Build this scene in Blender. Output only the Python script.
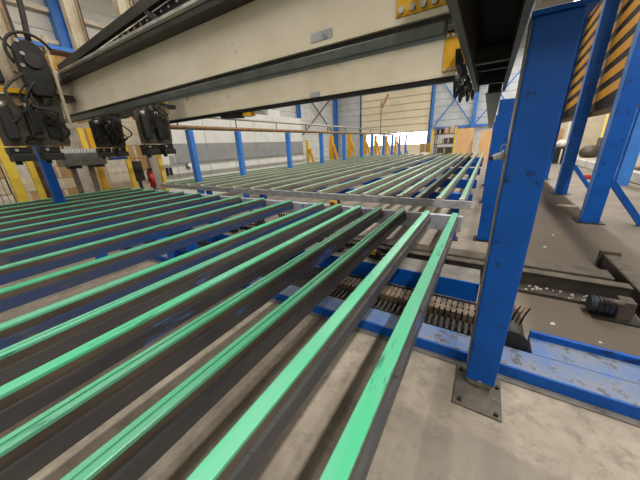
import bpy, bmesh, math, random
from mathutils import Vector, Matrix
random.seed(7)
for o in list(bpy.data.objects): bpy.data.objects.remove(o)
scene = bpy.context.scene
COL = scene.collection

# ------------------------------------------------------------------ camera
EYE = Vector((0.0, 0.0, 1.6))
YAW, PITCH, ROLL, FPX = 0.562738, 0.346325, -0.047715, 260.045
fwd = Vector((-math.sin(YAW) * math.cos(PITCH), math.cos(YAW) * math.cos(PITCH), -math.sin(PITCH)))
rgt = Vector((math.cos(YAW), math.sin(YAW), 0)); upv = rgt.cross(fwd)
r2 = rgt * math.cos(ROLL) + upv * math.sin(ROLL); u2 = -rgt * math.sin(ROLL) + upv * math.cos(ROLL)
cam = bpy.data.cameras.new('camera'); cam_o = bpy.data.objects.new('camera', cam); COL.objects.link(cam_o)
cam.sensor_fit = 'HORIZONTAL'; cam.sensor_width = 36; cam.lens = FPX / 640 * 36; cam.clip_start = 0.02; cam.clip_end = 200
m = Matrix.Identity(4)
for i in range(3): m[i][0] = r2[i]; m[i][1] = u2[i]; m[i][2] = -fwd[i]; m[i][3] = EYE[i]
cam_o.matrix_world = m
scene.camera = cam_o
# ------------------------------------------------------------------ world, exposure, hall lighting
w = bpy.data.worlds.new('world'); scene.world = w; w.use_nodes = True
w.node_tree.nodes['Background'].inputs[0].default_value = (0.75, 0.85, 1, 1)
w.node_tree.nodes['Background'].inputs[1].default_value = 1.0
vs = scene.view_settings
vs.view_transform = 'Standard'; vs.look = 'None'; vs.gamma = 1; vs.use_curve_mapping = False; vs.exposure = 0.30
# strip lamps hung under the roof, parallel to the rails: x, watts
LAMP_ROWS = ((3.0, 2500), (-4.5, 520), (-11.5, 420))  # last row is unseen, added to fill the left side
LAMP_Z = 8.4
LAMP_COL = (1.0, 0.96, 0.91)

# ------------------------------------------------------------------ materials
MATS = {}
def srgb(c):
    return tuple(((v / 255) / 12.92 if v / 255 <= 0.04045 else ((v / 255 + 0.055) / 1.055) ** 2.4) for v in c) + (1,)
def mat(name, c, c2=None, scale=6, rough=0.5, metal=0.0, bump=0.0, c3=None, wear=0.62, wscale=9, stretch=None, spec=0.5, lo=0.35, hi=0.65, rough2=None):
    """two-tone noise colour plus an optional patchy third colour (wear, dirt)"""
    mt = bpy.data.materials.new(name); mt.use_nodes = True
    nt = mt.node_tree; b = nt.nodes['Principled BSDF']
    b.inputs['Roughness'].default_value = rough; b.inputs['Metallic'].default_value = metal
    b.inputs['Specular IOR Level'].default_value = spec
    c2 = c2 or tuple(v * 0.8 for v in c)
    tc = nt.nodes.new('ShaderNodeTexCoord'); mp = nt.nodes.new('ShaderNodeMapping')
    geo = nt.nodes.new('ShaderNodeNewGeometry')
    nt.links.new(geo.outputs['Position'], mp.inputs['Vector'])
    if stretch: mp.inputs['Scale'].default_value = stretch
    def noise(s, d=6, r=0.6):
        n = nt.nodes.new('ShaderNodeTexNoise'); n.inputs['Scale'].default_value = s
        n.inputs['Detail'].default_value = d; n.inputs['Roughness'].default_value = r
        nt.links.new(mp.outputs[0], n.inputs['Vector']); return n
    def ramp(src, a, bb):
        r = nt.nodes.new('ShaderNodeMapRange'); r.inputs['From Min'].default_value = a; r.inputs['From Max'].default_value = bb
        nt.links.new(src, r.inputs['Value']); return r
    def mix(fac, A, B):
        mx = nt.nodes.new('ShaderNodeMix'); mx.data_type = 'RGBA'
        nt.links.new(fac, mx.inputs['Factor'])
        for k, v in ((6, A), (7, B)):
            if isinstance(v, tuple): mx.inputs[k].default_value = v
            else: nt.links.new(v, mx.inputs[k])
        return mx.outputs[2]
    n1 = noise(scale); f1 = ramp(n1.outputs['Fac'], lo, hi)
    colr = mix(f1.outputs[0], srgb(c), srgb(c2))
    if c3:
        n2 = noise(wscale, 8, 0.7); f2 = ramp(n2.outputs['Fac'], wear, wear + 0.06)
        colr = mix(f2.outputs[0], colr, srgb(c3))
    nt.links.new(colr, b.inputs['Base Color'])
    if rough2 is not None:
        rr = nt.nodes.new('ShaderNodeMapRange'); rr.inputs['To Min'].default_value = rough; rr.inputs['To Max'].default_value = rough2
        nt.links.new(f1.outputs[0], rr.inputs['Value']); nt.links.new(rr.outputs[0], b.inputs['Roughness'])
    if bump:
        bp = nt.nodes.new('ShaderNodeBump'); bp.inputs['Strength'].default_value = bump; bp.inputs['Distance'].default_value = 0.01
        n3 = noise(scale * 6); nt.links.new(n3.outputs['Fac'], bp.inputs['Height']); nt.links.new(bp.outputs[0], b.inputs['Normal'])
    MATS[name] = mt; return mt
def glow(name, c, s):
    mt = bpy.data.materials.new(name); mt.use_nodes = True; b = mt.node_tree.nodes['Principled BSDF']
    b.inputs['Base Color'].default_value = srgb(c); b.inputs['Emission Color'].default_value = srgb(c); b.inputs['Emission Strength'].default_value = s
    MATS[name] = mt
mat('blue', (0, 82, 170), (0, 72, 152), 3, 0.45, spec=0.3, c3=(14, 42, 84), wear=0.59, wscale=6)
mat('blue_dirty', (72, 106, 160), (112, 118, 130), 7, 0.5, c3=(72, 74, 80), wear=0.56, wscale=14, bump=0.2)
mat('blue_lit', (182, 190, 208), (164, 162, 160), 7, 0.5, c3=(92, 112, 168), wear=0.56, wscale=9)  # paler blue carries the bright lighting on the end beam
mat('plate_dark', (86, 81, 70), (64, 60, 52), 6, 0.42, 0.2, c3=(44, 40, 34), wear=0.58)
mat('blue_dark', (22, 66, 134), (30, 52, 92), 5, 0.5, c3=(48, 44, 42), wear=0.6, wscale=8)
mat('blue_light', (60, 130, 215), (48, 115, 200), 3, 0.45)
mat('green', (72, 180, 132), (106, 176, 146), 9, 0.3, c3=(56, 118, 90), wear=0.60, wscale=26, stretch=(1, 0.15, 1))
mat('green_sheen', (128, 186, 150), (150, 184, 160), 6, 0.28, c3=(96, 140, 112), wear=0.6, wscale=12, stretch=(1, 0.15, 1))  # paled to put the far-end window sheen into the colour
mat('rail_far_sheen', (150, 138, 116), (122, 112, 94), 6, 0.38, 0.1, stretch=(1, 0.25, 1))  # lightened tan stands in for reflections on the far rails
mat('rail_low_sheen', (128, 118, 100), (96, 96, 100), 5, 0.4, 0.1, stretch=(1, 0.25, 1))  # same painted sheen for the far lower tubes
mat('green_groove', (46, 128, 92), (40, 100, 76), 14, 0.5)
mat('rail_brown', (106, 94, 82), (80, 70, 62), 9, 0.42, 0.25, c3=(48, 74, 128), wear=0.68, wscale=7, stretch=(1, 0.25, 1))
mat('rail_lower', (86, 83, 80), (60, 64, 74), 7, 0.42, 0.25, c3=(84, 122, 200), wear=0.60, wscale=6, stretch=(1, 0.25, 1))
mat('rail_navy', (66, 76, 102), (44, 72, 124), 4, 0.4, 0.2, c3=(96, 92, 92), wear=0.58, wscale=6, stretch=(1, 0.25, 1))
mat('steel_dark', (58, 54, 48), (40, 38, 34), 10, 0.45, 0.4)
mat('steel_black', (30, 29, 27), (20, 20, 20), 10, 0.5, 0.2)
mat('steel_grey', (128, 124, 116), (104, 100, 94), 9, 0.45, 0.3, c3=(70, 64, 56), wear=0.62)
mat('steel_olive', (98, 92, 78), (76, 72, 60), 6, 0.42, 0.3, c3=(52, 48, 40), wear=0.6)
mat('steel_pale', (176, 176, 176), (148, 150, 156), 9, 0.4, 0.1, c3=(110, 112, 120), wear=0.6)
mat('plate_dirty', (96, 90, 80), (72, 66, 58), 9, 0.6, 0.1, c3=(130, 122, 110), wear=0.6, wscale=14)
mat('beam_grime', (92, 84, 72), (66, 60, 52), 7, 0.6, 0.1, c3=(48, 42, 36), wear=0.58, wscale=8)
mat('motor_grime', (56, 64, 82), (44, 44, 46), 10, 0.6, 0.1)
mat('silver', (196, 194, 186), (150, 148, 140), 12, 0.35, 0.5)
mat('cream', (220, 210, 190), (206, 195, 172), 2.2, 0.32, 0.0, c3=(176, 150, 110), wear=0.63, wscale=2.4)
mat('cream_mast', (200, 188, 164), (176, 160, 132), 6, 0.35, 0.1, c3=(110, 84, 50), wear=0.64, wscale=9)
mat('rail_greygreen', (92, 98, 92), (74, 80, 76), 8, 0.35, 0.3)
mat('yellow', (226, 172, 20), (206, 150, 16), 8, 0.45, c3=(120, 84, 30), wear=0.66)
mat('yellow_pale', (228, 196, 70), (212, 178, 58), 5, 0.5)
mat('hazard_yellow', (240, 172, 36), (232, 160, 30), 4, 0.5)
mat('hazard_black', (32, 22, 18), (24, 18, 16), 4, 0.6)
mat('white_paint', (224, 224, 218), (210, 210, 206), 2, 0.5)
mat('grey_band', (150, 152, 150), (134, 136, 136), 3, 0.5)
mat('clad_grey', (206, 210, 210), (192, 196, 198), 1.2, 0.5)
mat('clad_cream', (236, 224, 196), (228, 214, 184), 1.0, 0.55)
mat('clad_white', (216, 216, 210), (200, 202, 200), 1.0, 0.5)
mat('roof', (200, 200, 196), (186, 188, 188), 1, 0.6)
mat('brown_pipe', (150, 120, 86), (120, 92, 62), 6, 0.4, 0.3)
mat('rubber', (24, 24, 24), (34, 33, 31), 12, 0.6)
mat('cardboard', (186, 150, 104), (168, 132, 88), 4, 0.8)
mat('board', (226, 184, 134), (212, 168, 118), 3, 0.7, stretch=(1, 1, 0.2))
mat('wrap', (214, 208, 196), (186, 176, 160), 5, 0.35)
mat('red', (186, 36, 30), (160, 30, 26), 5, 0.4)
mat('rust', (150, 92, 56), (112, 66, 40), 20, 0.7)
mat('chain_link', (118, 104, 84), (66, 57, 47), 14, 0.6, c3=(150, 88, 54), wear=0.6, wscale=18)
mat('concrete_step', (176, 168, 152), (152, 144, 130), 4, 0.8, bump=0.2)
mat('beige_wall', (206, 194, 170), (190, 178, 156), 1.2, 0.7)
mat('brown_shelf', (122, 88, 54), (96, 68, 42), 3, 0.7)
mat('skirting_dark', (60, 52, 45), (40, 36, 32), 8, 0.6, bump=0.2)
glow('lamp_glow', (255, 246, 226), 6)
glow('window_glow', (250, 250, 255), 6)
# concrete floor: large stains, pitted wear, a paler repaired strip beside the column foot
def floor_mat():
    mt = bpy.data.materials.new('concrete_floor'); mt.use_nodes = True; nt = mt.node_tree; b = nt.nodes['Principled BSDF']; L = nt.links
    geo = nt.nodes.new('ShaderNodeNewGeometry')
    def noise(s, d=8, r=0.65):
        n = nt.nodes.new('ShaderNodeTexNoise'); n.inputs['Scale'].default_value = s; n.inputs['Detail'].default_value = d; n.inputs['Roughness'].default_value = r
        L.new(geo.outputs['Position'], n.inputs['Vector']); return n.outputs['Fac']
    def rng(v, a, c, lo=0, hi=1):
        r = nt.nodes.new('ShaderNodeMapRange'); r.inputs[1].default_value = a; r.inputs[2].default_value = c; r.inputs[3].default_value = lo; r.inputs[4].default_value = hi
        L.new(v, r.inputs[0]); return r.outputs[0]
    def mix(f, A, B, mode='MIX'):
        x = nt.nodes.new('ShaderNodeMix'); x.data_type = 'RGBA'; x.blend_type = mode; L.new(f, x.inputs['Factor'])
        for k, v in ((6, A), (7, B)):
            if isinstance(v, tuple): x.inputs[k].default_value = v
            else: L.new(v, x.inputs[k])
        return x.outputs[2]
    def mth(op, a, c):
        x = nt.nodes.new('ShaderNodeMath'); x.operation = op
        for i, v in enumerate((a, c)):
            if isinstance(v, (int, float)): x.inputs[i].default_value = v
            else: L.new(v, x.inputs[i])
        return x.outputs[0]
    sep = nt.nodes.new('ShaderNodeSeparateXYZ'); L.new(geo.outputs['Position'], sep.inputs[0])
    base = mix(rng(noise(1.1), 0.38, 0.62), srgb((158, 147, 131)), srgb((124, 115, 102)))
    base = mix(rng(noise(3.2), 0.5, 0.72, 0, .8), base, srgb((112, 102, 90)))
    base = mix(rng(noise(8, 10, .75), 0.50, 0.66, 0, .7), base, srgb((98, 89, 78)))
    base = mix(rng(noise(7, 10, .75), 0.40, 0.30, 0, .5), base, srgb((188, 177, 160)))
    base = mix(rng(noise(22, 10, 0.8), 0.6, 0.72, 0, .7), base, srgb((92, 84, 74)))
    # darker trafficked slab on the walkway side, wavy edge
    edge = mth('ADD', sep.outputs[1], rng(noise(3), 0, 1, -0.12, 0.12))
    side = mth('MULTIPLY', rng(edge, 1.26, 1.30, 1, 0), rng(sep.outputs[0], -0.35, -0.2))
    base = mix(mth('MULTIPLY', side, 0.6), base, srgb((112, 104, 94)))
    # oily ground on the far right, its dim shading painted in
    oil_shade = mth('MULTIPLY', rng(sep.outputs[0], 0.25, 0.6), rng(sep.outputs[1], 2.2, 2.5))
    oil_shade = mth('MULTIPLY', oil_shade, rng(sep.outputs[1], 4.2, 11, 0.95, 0.45))
    base = mix(oil_shade, base, srgb((78, 68, 56)))
    # soft shadow-like band along the rails, painted into the floor colour
    tx = mth('ABSOLUTE', mth('SUBTRACT', mth('ADD', sep.outputs[0], rng(noise(1.5), 0, 1, -0.05, 0.05)), 1.46), 0)
    track = mth('MULTIPLY', rng(tx, 0.05, 0.2, 0.75, 0), mth('MULTIPLY', rng(sep.outputs[1], 4.2, 4.6), rng(sep.outputs[1], 8, 11, 1, 0)))  # track is the painted shadow-like band
    base = mix(track, base, srgb((52, 44, 36)))
    L.new(base, b.inputs['Base Color']); b.inputs['Roughness'].default_value = 0.62
    bp = nt.nodes.new('ShaderNodeBump'); bp.inputs['Strength'].default_value = 0.25; bp.inputs['Distance'].default_value = 0.01
    L.new(noise(40), bp.inputs['Height']); L.new(bp.outputs[0], b.inputs['Normal'])
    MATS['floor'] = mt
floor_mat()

# ------------------------------------------------------------------ mesh helpers
def wloc(o):
    v = Vector((0, 0, 0))
    while o: v += o.location; o = o.parent
    return v
class MB:
    def __init__(s): s.v = []; s.f = []; s.sm = []
    def add(s, vs, fs, smooth=False):
        k = len(s.v); s.v += [tuple(p) for p in vs]; s.f += [tuple(i + k for i in f) for f in fs]; s.sm += [smooth] * len(fs); return s
    def box(s, x0, x1, y0, y1, z0, z1):
        return s.add([(x0,y0,z0),(x1,y0,z0),(x1,y1,z0),(x0,y1,z0),(x0,y0,z1),(x1,y0,z1),(x1,y1,z1),(x0,y1,z1)],
                     [(0,3,2,1),(4,5,6,7),(0,1,5,4),(1,2,6,5),(2,3,7,6),(3,0,4,7)])
    def bar(s, p, q, a, b, up=(0,0,1)):
        p = Vector(p); q = Vector(q); d = (q - p).normalized(); u = Vector(up)
        if abs(d.dot(u)) > 0.98: u = Vector((0,1,0))
        r = d.cross(u).normalized() * (a / 2); t = r.cross(d).normalized() * (b / 2)
        vs = [e + r * i + t * j for e in (p, q) for i, j in ((-1,-1),(1,-1),(1,1),(-1,1))]
        return s.add(vs, [(3,2,1,0),(4,5,6,7),(0,1,5,4),(1,2,6,5),(2,3,7,6),(3,0,4,7)])
    def prism(s, pts, axis, a, b):
        """closed 2-D outline extruded along an axis; outline in the other two axes in order (x,y,z minus axis)"""
        n = len(pts)
        def P(u, v, t): return {0: (t, u, v), 1: (u, t, v), 2: (u, v, t)}[axis]
        vs = [P(u, v, a) for u, v in pts] + [P(u, v, b) for u, v in pts]
        return s.add(vs, [tuple(range(n))[::-1], tuple(range(n, 2 * n))] + [(i, (i + 1) % n, (i + 1) % n + n, i + n) for i in range(n)])
    def cyl(s, p, q, r, n=14, r2=None):
        return s.tube([p, q], r, n, r2)
    def tube(s, pts, r, n=8, r2=None):
        pts = [Vector(p) for p in pts]; vs = []; u = None
        if 3 < len(pts) < 7:                     # hoses bend smoothly through their points
            q = [pts[0] * 2 - pts[1]] + pts + [pts[-1] * 2 - pts[-2]]; out = []
            for i in range(1, len(q) - 2):
                for k in range(4):
                    t = k / 4; a0, a1, a2, a3 = q[i-1], q[i], q[i+1], q[i+2]
                    out.append(.5 * (2 * a1 + (a2 - a0) * t + (2 * a0 - 5 * a1 + 4 * a2 - a3) * t * t + (3 * a1 - a0 - 3 * a2 + a3) * t ** 3))
            pts = out + [pts[-1]]
        for i, p in enumerate(pts):
            d = (pts[min(i + 1, len(pts) - 1)] - pts[max(i - 1, 0)]).normalized()
            if u is None: u = d.cross(Vector((0,0,1)) if abs(d.z) < 0.9 else Vector((1,0,0))).normalized()
            else: u = (u - d * u.dot(d)).normalized()
            t = d.cross(u); rr = r if r2 is None else r + (r2 - r) * i / (len(pts) - 1)
            vs += [p + (u * math.cos(2*math.pi*k/n) + t * math.sin(2*math.pi*k/n)) * rr for k in range(n)]
        k0 = len(pts) - 1
        s.add(vs, [(i*n + k, i*n + (k+1) % n, (i+1)*n + (k+1) % n, (i+1)*n + k) for i in range(k0) for k in range(n)], True)
        s.f += [tuple(len(s.v) - len(vs) + k for k in range(n))[::-1], tuple(len(s.v) - n + k for k in range(n))]; s.sm += [False, False]
        return s
    def mesh(s, name, off=Vector((0,0,0))):
        me = bpy.data.meshes.new(name); me.from_pydata([Vector(p) - off for p in s.v], [], s.f)
        bm = bmesh.new(); bm.from_mesh(me); bmesh.ops.recalc_face_normals(bm, faces=bm.faces); bm.to_mesh(me); bm.free()
        me.polygons.foreach_set('use_smooth', s.sm); me.update(); return me
    def build(s, name, material, parent=None, bevel=0, at=None):
        off = wloc(parent) if parent else Vector(at) if at else Vector((0,0,0))
        o = bpy.data.objects.new(name, s.mesh(name, off)); COL.objects.link(o)
        o.data.materials.append(MATS[material])
        if parent: o.parent = parent
        elif at: o.location = at
        if bevel:
            bv = o.modifiers.new('bevel', 'BEVEL'); bv.width = bevel; bv.segments = 2; bv.limit_method = 'ANGLE'
        return o
def box(*a): return MB().box(*a)
def tag(o, label, cat, group=None):
    o['label'] = label; o['category'] = cat
    if group: o['group'] = group
    return o
def thing(name, label, cat, loc, group=None):
    o = bpy.data.objects.new(name, None); COL.objects.link(o); o.location = loc; o.empty_display_size = 0.1
    return tag(o, label, cat, group)
def inst(name, me, parent, loc, material=None):
    """another object that shares mesh data; loc in the parent's frame"""
    o = bpy.data.objects.new(name, me); COL.objects.link(o); o.parent = parent; o.location = loc
    if material and not me.materials: me.materials.append(MATS[material])
    return o
def struct(o, label=None, cat=None):
    o['kind'] = 'structure'
    if label: o['label'] = label
    if cat: o['category'] = cat
    return o

# ================================================================== THE HALL
HX0, HX1, HY0, HY1, HZ = -16.0, 11.0, -9.0, 30.0, 9.2
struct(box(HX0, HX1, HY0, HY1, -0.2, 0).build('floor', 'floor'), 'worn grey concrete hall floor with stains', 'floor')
struct(box(HX0, HX1, HY0, HY1, HZ, HZ + .15).build('ceiling', 'roof'), 'pale sheet metal hall roof seen from inside', 'ceiling')
wl = struct(box(HX0 - .2, HX0, HY0, HY1, 0, HZ).build('wall_left', 'clad_white'), 'white sheet clad long wall behind the yellow fence', 'wall')
wf = struct(box(HX0, HX1, HY1, HY1 + .2, 0, HZ).build('wall_far', 'clad_grey'), 'grey sheet clad gable wall at the far end', 'wall')
struct(box(HX1, HX1 + .2, HY0, HY1, 0, HZ).build('wall_right', 'beige_wall'), 'beige hall wall beyond the hazard striped panel', 'wall')
struct(box(HX0, HX1, HY0 - .2, HY0, 0, HZ).build('wall_near', 'clad_white'), 'white hall wall behind the viewer', 'wall')
# horizontal cladding sheets, each a piece proud of its wall with a recessed joint
ph = 0.62
def clad(parent, horizontal_axis, a, b, z0, z1, face, material):
    k = 0; z = z0
    me = None
    while z < z1 - .1:
        t = min(ph, z1 - z) - .05
        prof = [(0, 0), (.05, .04), (.05, t - .04), (0, t)]
        if horizontal_axis == 'x': mb = MB().prism([(face - u, z + v) for u, v in prof], 0, a, b)
        else: mb = MB().prism([(face + u, z + v) for u, v in prof], 1, a, b)
        mb.build('cladding_sheet', material, parent); z += ph; k += 1
clad(wf, 'x', HX0, -12.75, 0.3, HZ - .1, HY1, 'clad_grey')
clad(wf, 'x', -5.25, HX1, 0.3, HZ - .1, HY1, 'clad_grey')
clad(wl, 'y', -2, HY1, 0.3, HZ - .1, HX0, 'clad_white')
# sectional door in the gable wall
dr = thing('door_1', 'cream sectional hall door with a bright window band near its foot', 'door', (-9.0, HY1, 0)); dr['kind'] = 'structure'
z = 0.05
for k, t in enumerate((1.2, 1.35) + (.66,) * 6):
    if k == 1:
        p = box(-12.6, -5.4, HY1 - .08, HY1 - .01, z + .02, z + t - .02).build('window_section', 'clad_cream', dr)
        for j in range(6):
            x = -12.5 + j * 1.18
            box(x, x + 1.1, HY1 - .1, HY1 - .081, z + .1, z + t - .1).build('pane', 'window_glow', p)
    else:
        MB().prism([(HY1 - .02, z + .02), (HY1 - .1, z + .06), (HY1 - .1, z + t - .06), (HY1 - .02, z + t - .02)], 0, -12.6, -5.4).build('door_panel', 'clad_cream', dr)
    z += t
box(-12.75, -12.62, HY1 - .14, HY1, 0, z + .1).build('door_frame', 'blue_dark', dr)
box(-5.38, -5.24, HY1 - .14, HY1, 0, HZ - .01).build('door_frame', 'blue_dark', dr)
# steel frame of the hall
def hall_col(x, y, label, wx=.28, wy=.28):
    t = thing('hall_column', label, 'column', (x, y, 0), 'steel columns of the hall')
    box(x - wx/2, x + wx/2, y - wy/2, y - wy/2 + .03, 0, HZ - .01).build('flange', 'blue_light', t)
    box(x - wx/2, x + wx/2, y + wy/2 - .03, y + wy/2, 0, HZ - .01).build('flange', 'blue_light', t)
    box(x - .02, x + .02, y - wy/2 + .03, y + wy/2 - .03, 0, HZ - .01).build('web', 'blue_light', t)
hall_col(-5.12, 29.7, 'blue steel hall column at the right edge of the cream door', .2)
hall_col(-1.5, 29.7, 'blue steel hall column on the gable wall where the braces meet')
hall_col(2.0, 29.7, 'blue steel hall column on the gable wall behind the main blue post')
hall_col(-15.7, 29.6, 'blue steel hall column in the far left corner', .35, .35)
hall_col(-15.75, 22.3, 'blue steel hall column on the left wall above the white cabin end')
hall_col(-15.75, 5.7, 'blue steel hall column on the left wall behind the gantry masts', .4, .4)
def girt(p, q, label, r=.07, mat_='blue_light'):
    o = MB().bar(p, q, r * 2, r * 2).build('wall_brace', mat_, None, 0, p); tag(o, label, 'brace', 'wind braces on the hall walls'); return o
Yb = 29.72
girt((-4.86, Yb, 2.75), (-1.64, Yb, 2.75), 'blue horizontal tie on the gable wall right of the cream door', .09)
girt((-1.36, Yb, 2.75), (1.86, Yb, 2.75), 'blue horizontal tie on the gable wall right of the brace column', .09)
girt((-4.86, Yb - .1, 2.9), (-1.64, Yb - .1, 7.3), 'blue brace rising to the right beside the cream door', .05)
girt((-4.86, Yb - .22, 7.3), (-1.64, Yb - .22, 2.9), 'blue brace falling to the right beside the cream door', .05)
girt((-1.36, Yb - .1, 2.9), (1.86, Yb - .1, 7.3), 'blue brace rising to the right above the boards', .05)
girt((-1.36, Yb - .22, 7.3), (1.86, Yb - .22, 2.9), 'blue brace falling to the right above the boards', .05)
girt((-15.7, 22.44, 7.2), (-15.7, 29.4, 7.2), 'blue horizontal tie high on the left wall', .1)
girt((-15.7, 22.5, 2.6), (-15.7, 29.3, 7.0), 'thin grey brace rising along the left wall', .05, 'steel_grey')
girt((-15.62, 22.5, 7.0), (-15.62, 29.3, 2.6), 'thin grey brace falling along the left wall', .05, 'steel_grey')
girt((-15.7, 5.9, 3.6), (-15.7, 12, 7.4), 'blue brace on the left wall behind the gantry masts', .06)
for i, zz in enumerate((6.0, 7.1)):
    o = box(-15.93, -15.72, -1.5, 5.49, zz, zz + .16).build('wall_rail', 'cream', None, 0, (-15.8, 2, zz)); tag(o, ('lower' if i == 0 else 'upper') + ' cream steel wall rail left of the blue hall column', 'rail', 'cream wall rails')
    o = box(-15.93, -15.72, 5.91, 22.1, zz, zz + .16).build('wall_rail', 'cream', None, 0, (-15.8, 12, zz)); tag(o, ('lower' if i == 0 else 'upper') + ' cream steel wall rail right of the blue hall column', 'rail', 'cream wall rails')
# strip lamps under the roof
for (lx, watts), where in zip(LAMP_ROWS, ('above the hazard striped panel', 'above the middle of the bar tables', 'above the white cabin, added as fill')):
    t = thing('strip_lamp', 'long continuous strip lamp under the roof ' + where, 'lamp', (lx, 10, LAMP_Z), 'strip lamps under the roof')
    MB().prism([(lx - .2, LAMP_Z + .06), (lx - .1, LAMP_Z + .2), (lx + .1, LAMP_Z + .2), (lx + .2, LAMP_Z + .06)], 1, -7, 28).build('housing', 'white_paint', t)
    box(lx - .1, lx + .1, -7, 28, LAMP_Z + .02, LAMP_Z + .06).build('diffuser', 'lamp_glow', t)
    for yy in (-5, 4, 13, 22): MB().cyl((lx, yy, LAMP_Z + .2), (lx, yy, HZ), .01, 6).build('hanger', 'steel_grey', t)
    ld = bpy.data.lights.new('lamp_light', 'AREA'); ld.shape = 'RECTANGLE'; ld.size = .25; ld.size_y = 35; ld.energy = watts; ld.color = LAMP_COL
    lo = bpy.data.objects.new('lamp_light', ld); COL.objects.link(lo); lo.parent = t; lo.location = (0, .5, -.0)

# ================================================================== BAR TABLES
RX = [-.19 - .263 * i for i in range(7)] + [-2.29 - .52 * k for k in range(10)]
ZT = 0.9
def rail_mesh(y0, y1, kind):
    L = y1 - y0
    up = box(-.026, .026, 0, L, -.052, -.014).mesh('rail_body')
    lw = MB().box(-.042, .042, 0, L, -.115, -.0525)
    n = int(L / .42)
    for i in range(n): lw.cyl((.034, .2 + i * .42, -.054), (.034, .2 + i * .42, -.048), .007, 6)   # welds on the ledge
    lo = lw.mesh('rail_tube')
    if kind == 'flat':
        st = MB().prism([(-.027, -.014), (.027, -.014), (.027, -.002), (.024, 0), (-.024, 0), (-.027, -.002)], 1, 0, L).mesh('green_strip')
    else:
        st = MB().prism([(-.027, -.014), (.027, -.014), (.027, -.002), (.024, 0), (.005, 0), (.005, -.006), (-.005, -.006), (-.005, 0), (-.024, 0), (-.027, -.002)], 1, 0, L).mesh('green_strip')
    return up, lo, st
def make_table(name, label, y0, y1, mats, brown_n):
    t = thing(name, label, 'table', (-3.4, (y0 + y1) / 2, 0))
    kinds = {k: rail_mesh(y0, y1, k) for k in ('flat', 'groove')}
    lowers = {}
    for i, x in enumerate(RX):
        k = 'groove' if i in (2, 3, 5, 7) else 'flat'
        up, lo, st = kinds[k]
        jit = random.uniform(-.004, .004)
        key = (k, i < brown_n)
        if key not in lowers:
            l2 = lo.copy(); l2.materials.append(MATS[mats[1] if i < brown_n else mats[2]]); lowers[key] = l2
        r = inst('rail', up, t, (x + 3.4 + jit, y0 - (y0 + y1) / 2, ZT), mats[0])
        inst('green_strip', st, r, (0, 0, 0), mats[3])
        inst('rail_tube', lowers[key], r, (0, 0, 0))
    return t
near = make_table('bar_table', 'near table of long steel bars topped with green plastic strips', -1.6, 2.9, ('rail_brown', 'rail_lower', 'rail_navy', 'green'), 6)
far = make_table('bar_table', 'far table of long steel bars topped with green strips, reaching to the wall', 3.7, 17.5, ('rail_far_sheen', 'rail_low_sheen', 'rail_low_sheen', 'green_sheen'), 17)
# end beams and cross beams under the bars, legs
for y in (-1.2,): box(-7.1, -.10, y - .06, y + .06, .6, .782).build('cross_beam', 'blue', near, .004)
box(-7.1, -.12, 2.901, 2.96, .70, .865).build('end_beam', 'blue_lit', near, .004)
for y in (4.75, 6.5, 9.2, 11.8, 14.5): box(-7.1, -.10, y - .06, y + .06, .6, .782).build('cross_beam', 'blue', far, .004)
box(-7.1, -.08, 3.65, 3.699, .775, .872).build('front_plate', 'steel_pale', far, .003)
tipm = MB().box(-.03, .03, -.05, -.001, -.03, .004).mesh('rail_tip'); tipm.materials.append(MATS['wrap'])
for x in RX: inst('rail_tip', tipm, far, (x + 3.4, 3.7 - 10.6, ZT))
lmesh = box(-.06, .06, -.06, .06, 0, .6).mesh('leg'); lmesh.materials.append(MATS['blue'])
lmesh2 = box(-.06, .06, -.06, .06, 0, .66).mesh('leg'); lmesh2.materials.append(MATS['blue'])
lmesh3 = MB().box(-.06, .06, -.06, .06, 0, .72).box(-.32, .32, -.05, .05, .7205, .782).mesh('leg'); lmesh3.materials.append(MATS['blue'])
fmesh = box(-.1, .1, -.1, .1, 0, .015).mesh('foot_plate'); fmesh.materials.append(MATS['steel_dark'])
def table_leg(t, x, y, me):
    l = inst('leg', me, t, (x - t.location.x, y - t.location.y, 0)); inst('foot_plate', fmesh, l, (0, 0, 0))
for x in (-1.1, -2.55, -4.1, -5.7): table_leg(near, x, -1.2, lmesh)
for x in (-2.55, -4.63): table_leg(near, x, 1.3, lmesh3)
for x in (-4.1, -5.7): table_leg(near, x, 2.93, lmesh2)
for y in (4.75, 9.2, 14.5):
    for x in (-.32, -2.55, -4.6, -6.7): table_leg(far, x, y, lmesh)
near['label'] = 'near table of long steel bars topped with green plastic strips'

# ================================================================== POSTS AND RUNWAYS
mp = thing('support_post', 'large blue steel post on a bolted base plate in the foreground', 'post', (.18, 1.72, 0), 'blue runway posts on the right')
MB().box(.09, .255, 1.645, 1.80, .062, 2.075).build('post_shaft', 'blue', mp, .008)
MB().box(.083, .0895, 1.66, 1.8, .12, 2.07).build('side_strip', 'steel_grey', mp)
arc = [(.172 + .08 * math.cos(a), .062 + .046 * math.sin(a)) for a in [math.pi + i * math.pi / 12 for i in range(13)]]
MB().prism(arc, 1, 1.650, 1.68).build('foot_lug', 'steel_grey', mp, .002)
MB().cyl((.172, 1.632, .06), (.172, 1.65, .06), .02, 6).build('bolt_head', 'steel_grey', mp)
bp = MB().box(.03, .30, 1.455, 1.80, 0, .014).build('base_plate', 'plate_dirty', mp, .003)
MB().box(.14, .2, 1.69, 1.80, .014, .061).build('foot_bracket', 'steel_black', mp)
for x, y in ((.06, 1.76), (.07, 1.49), (.27, 1.48), (.28, 1.7)):
    MB().cyl((x, y, .014), (x, y, .032), .013, 6).build('anchor_bolt', 'steel_dark', bp)
box(.08, .29, 1.64, 1.82, 2.076, 2.094).build('head_plate', 'blue', mp)
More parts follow.
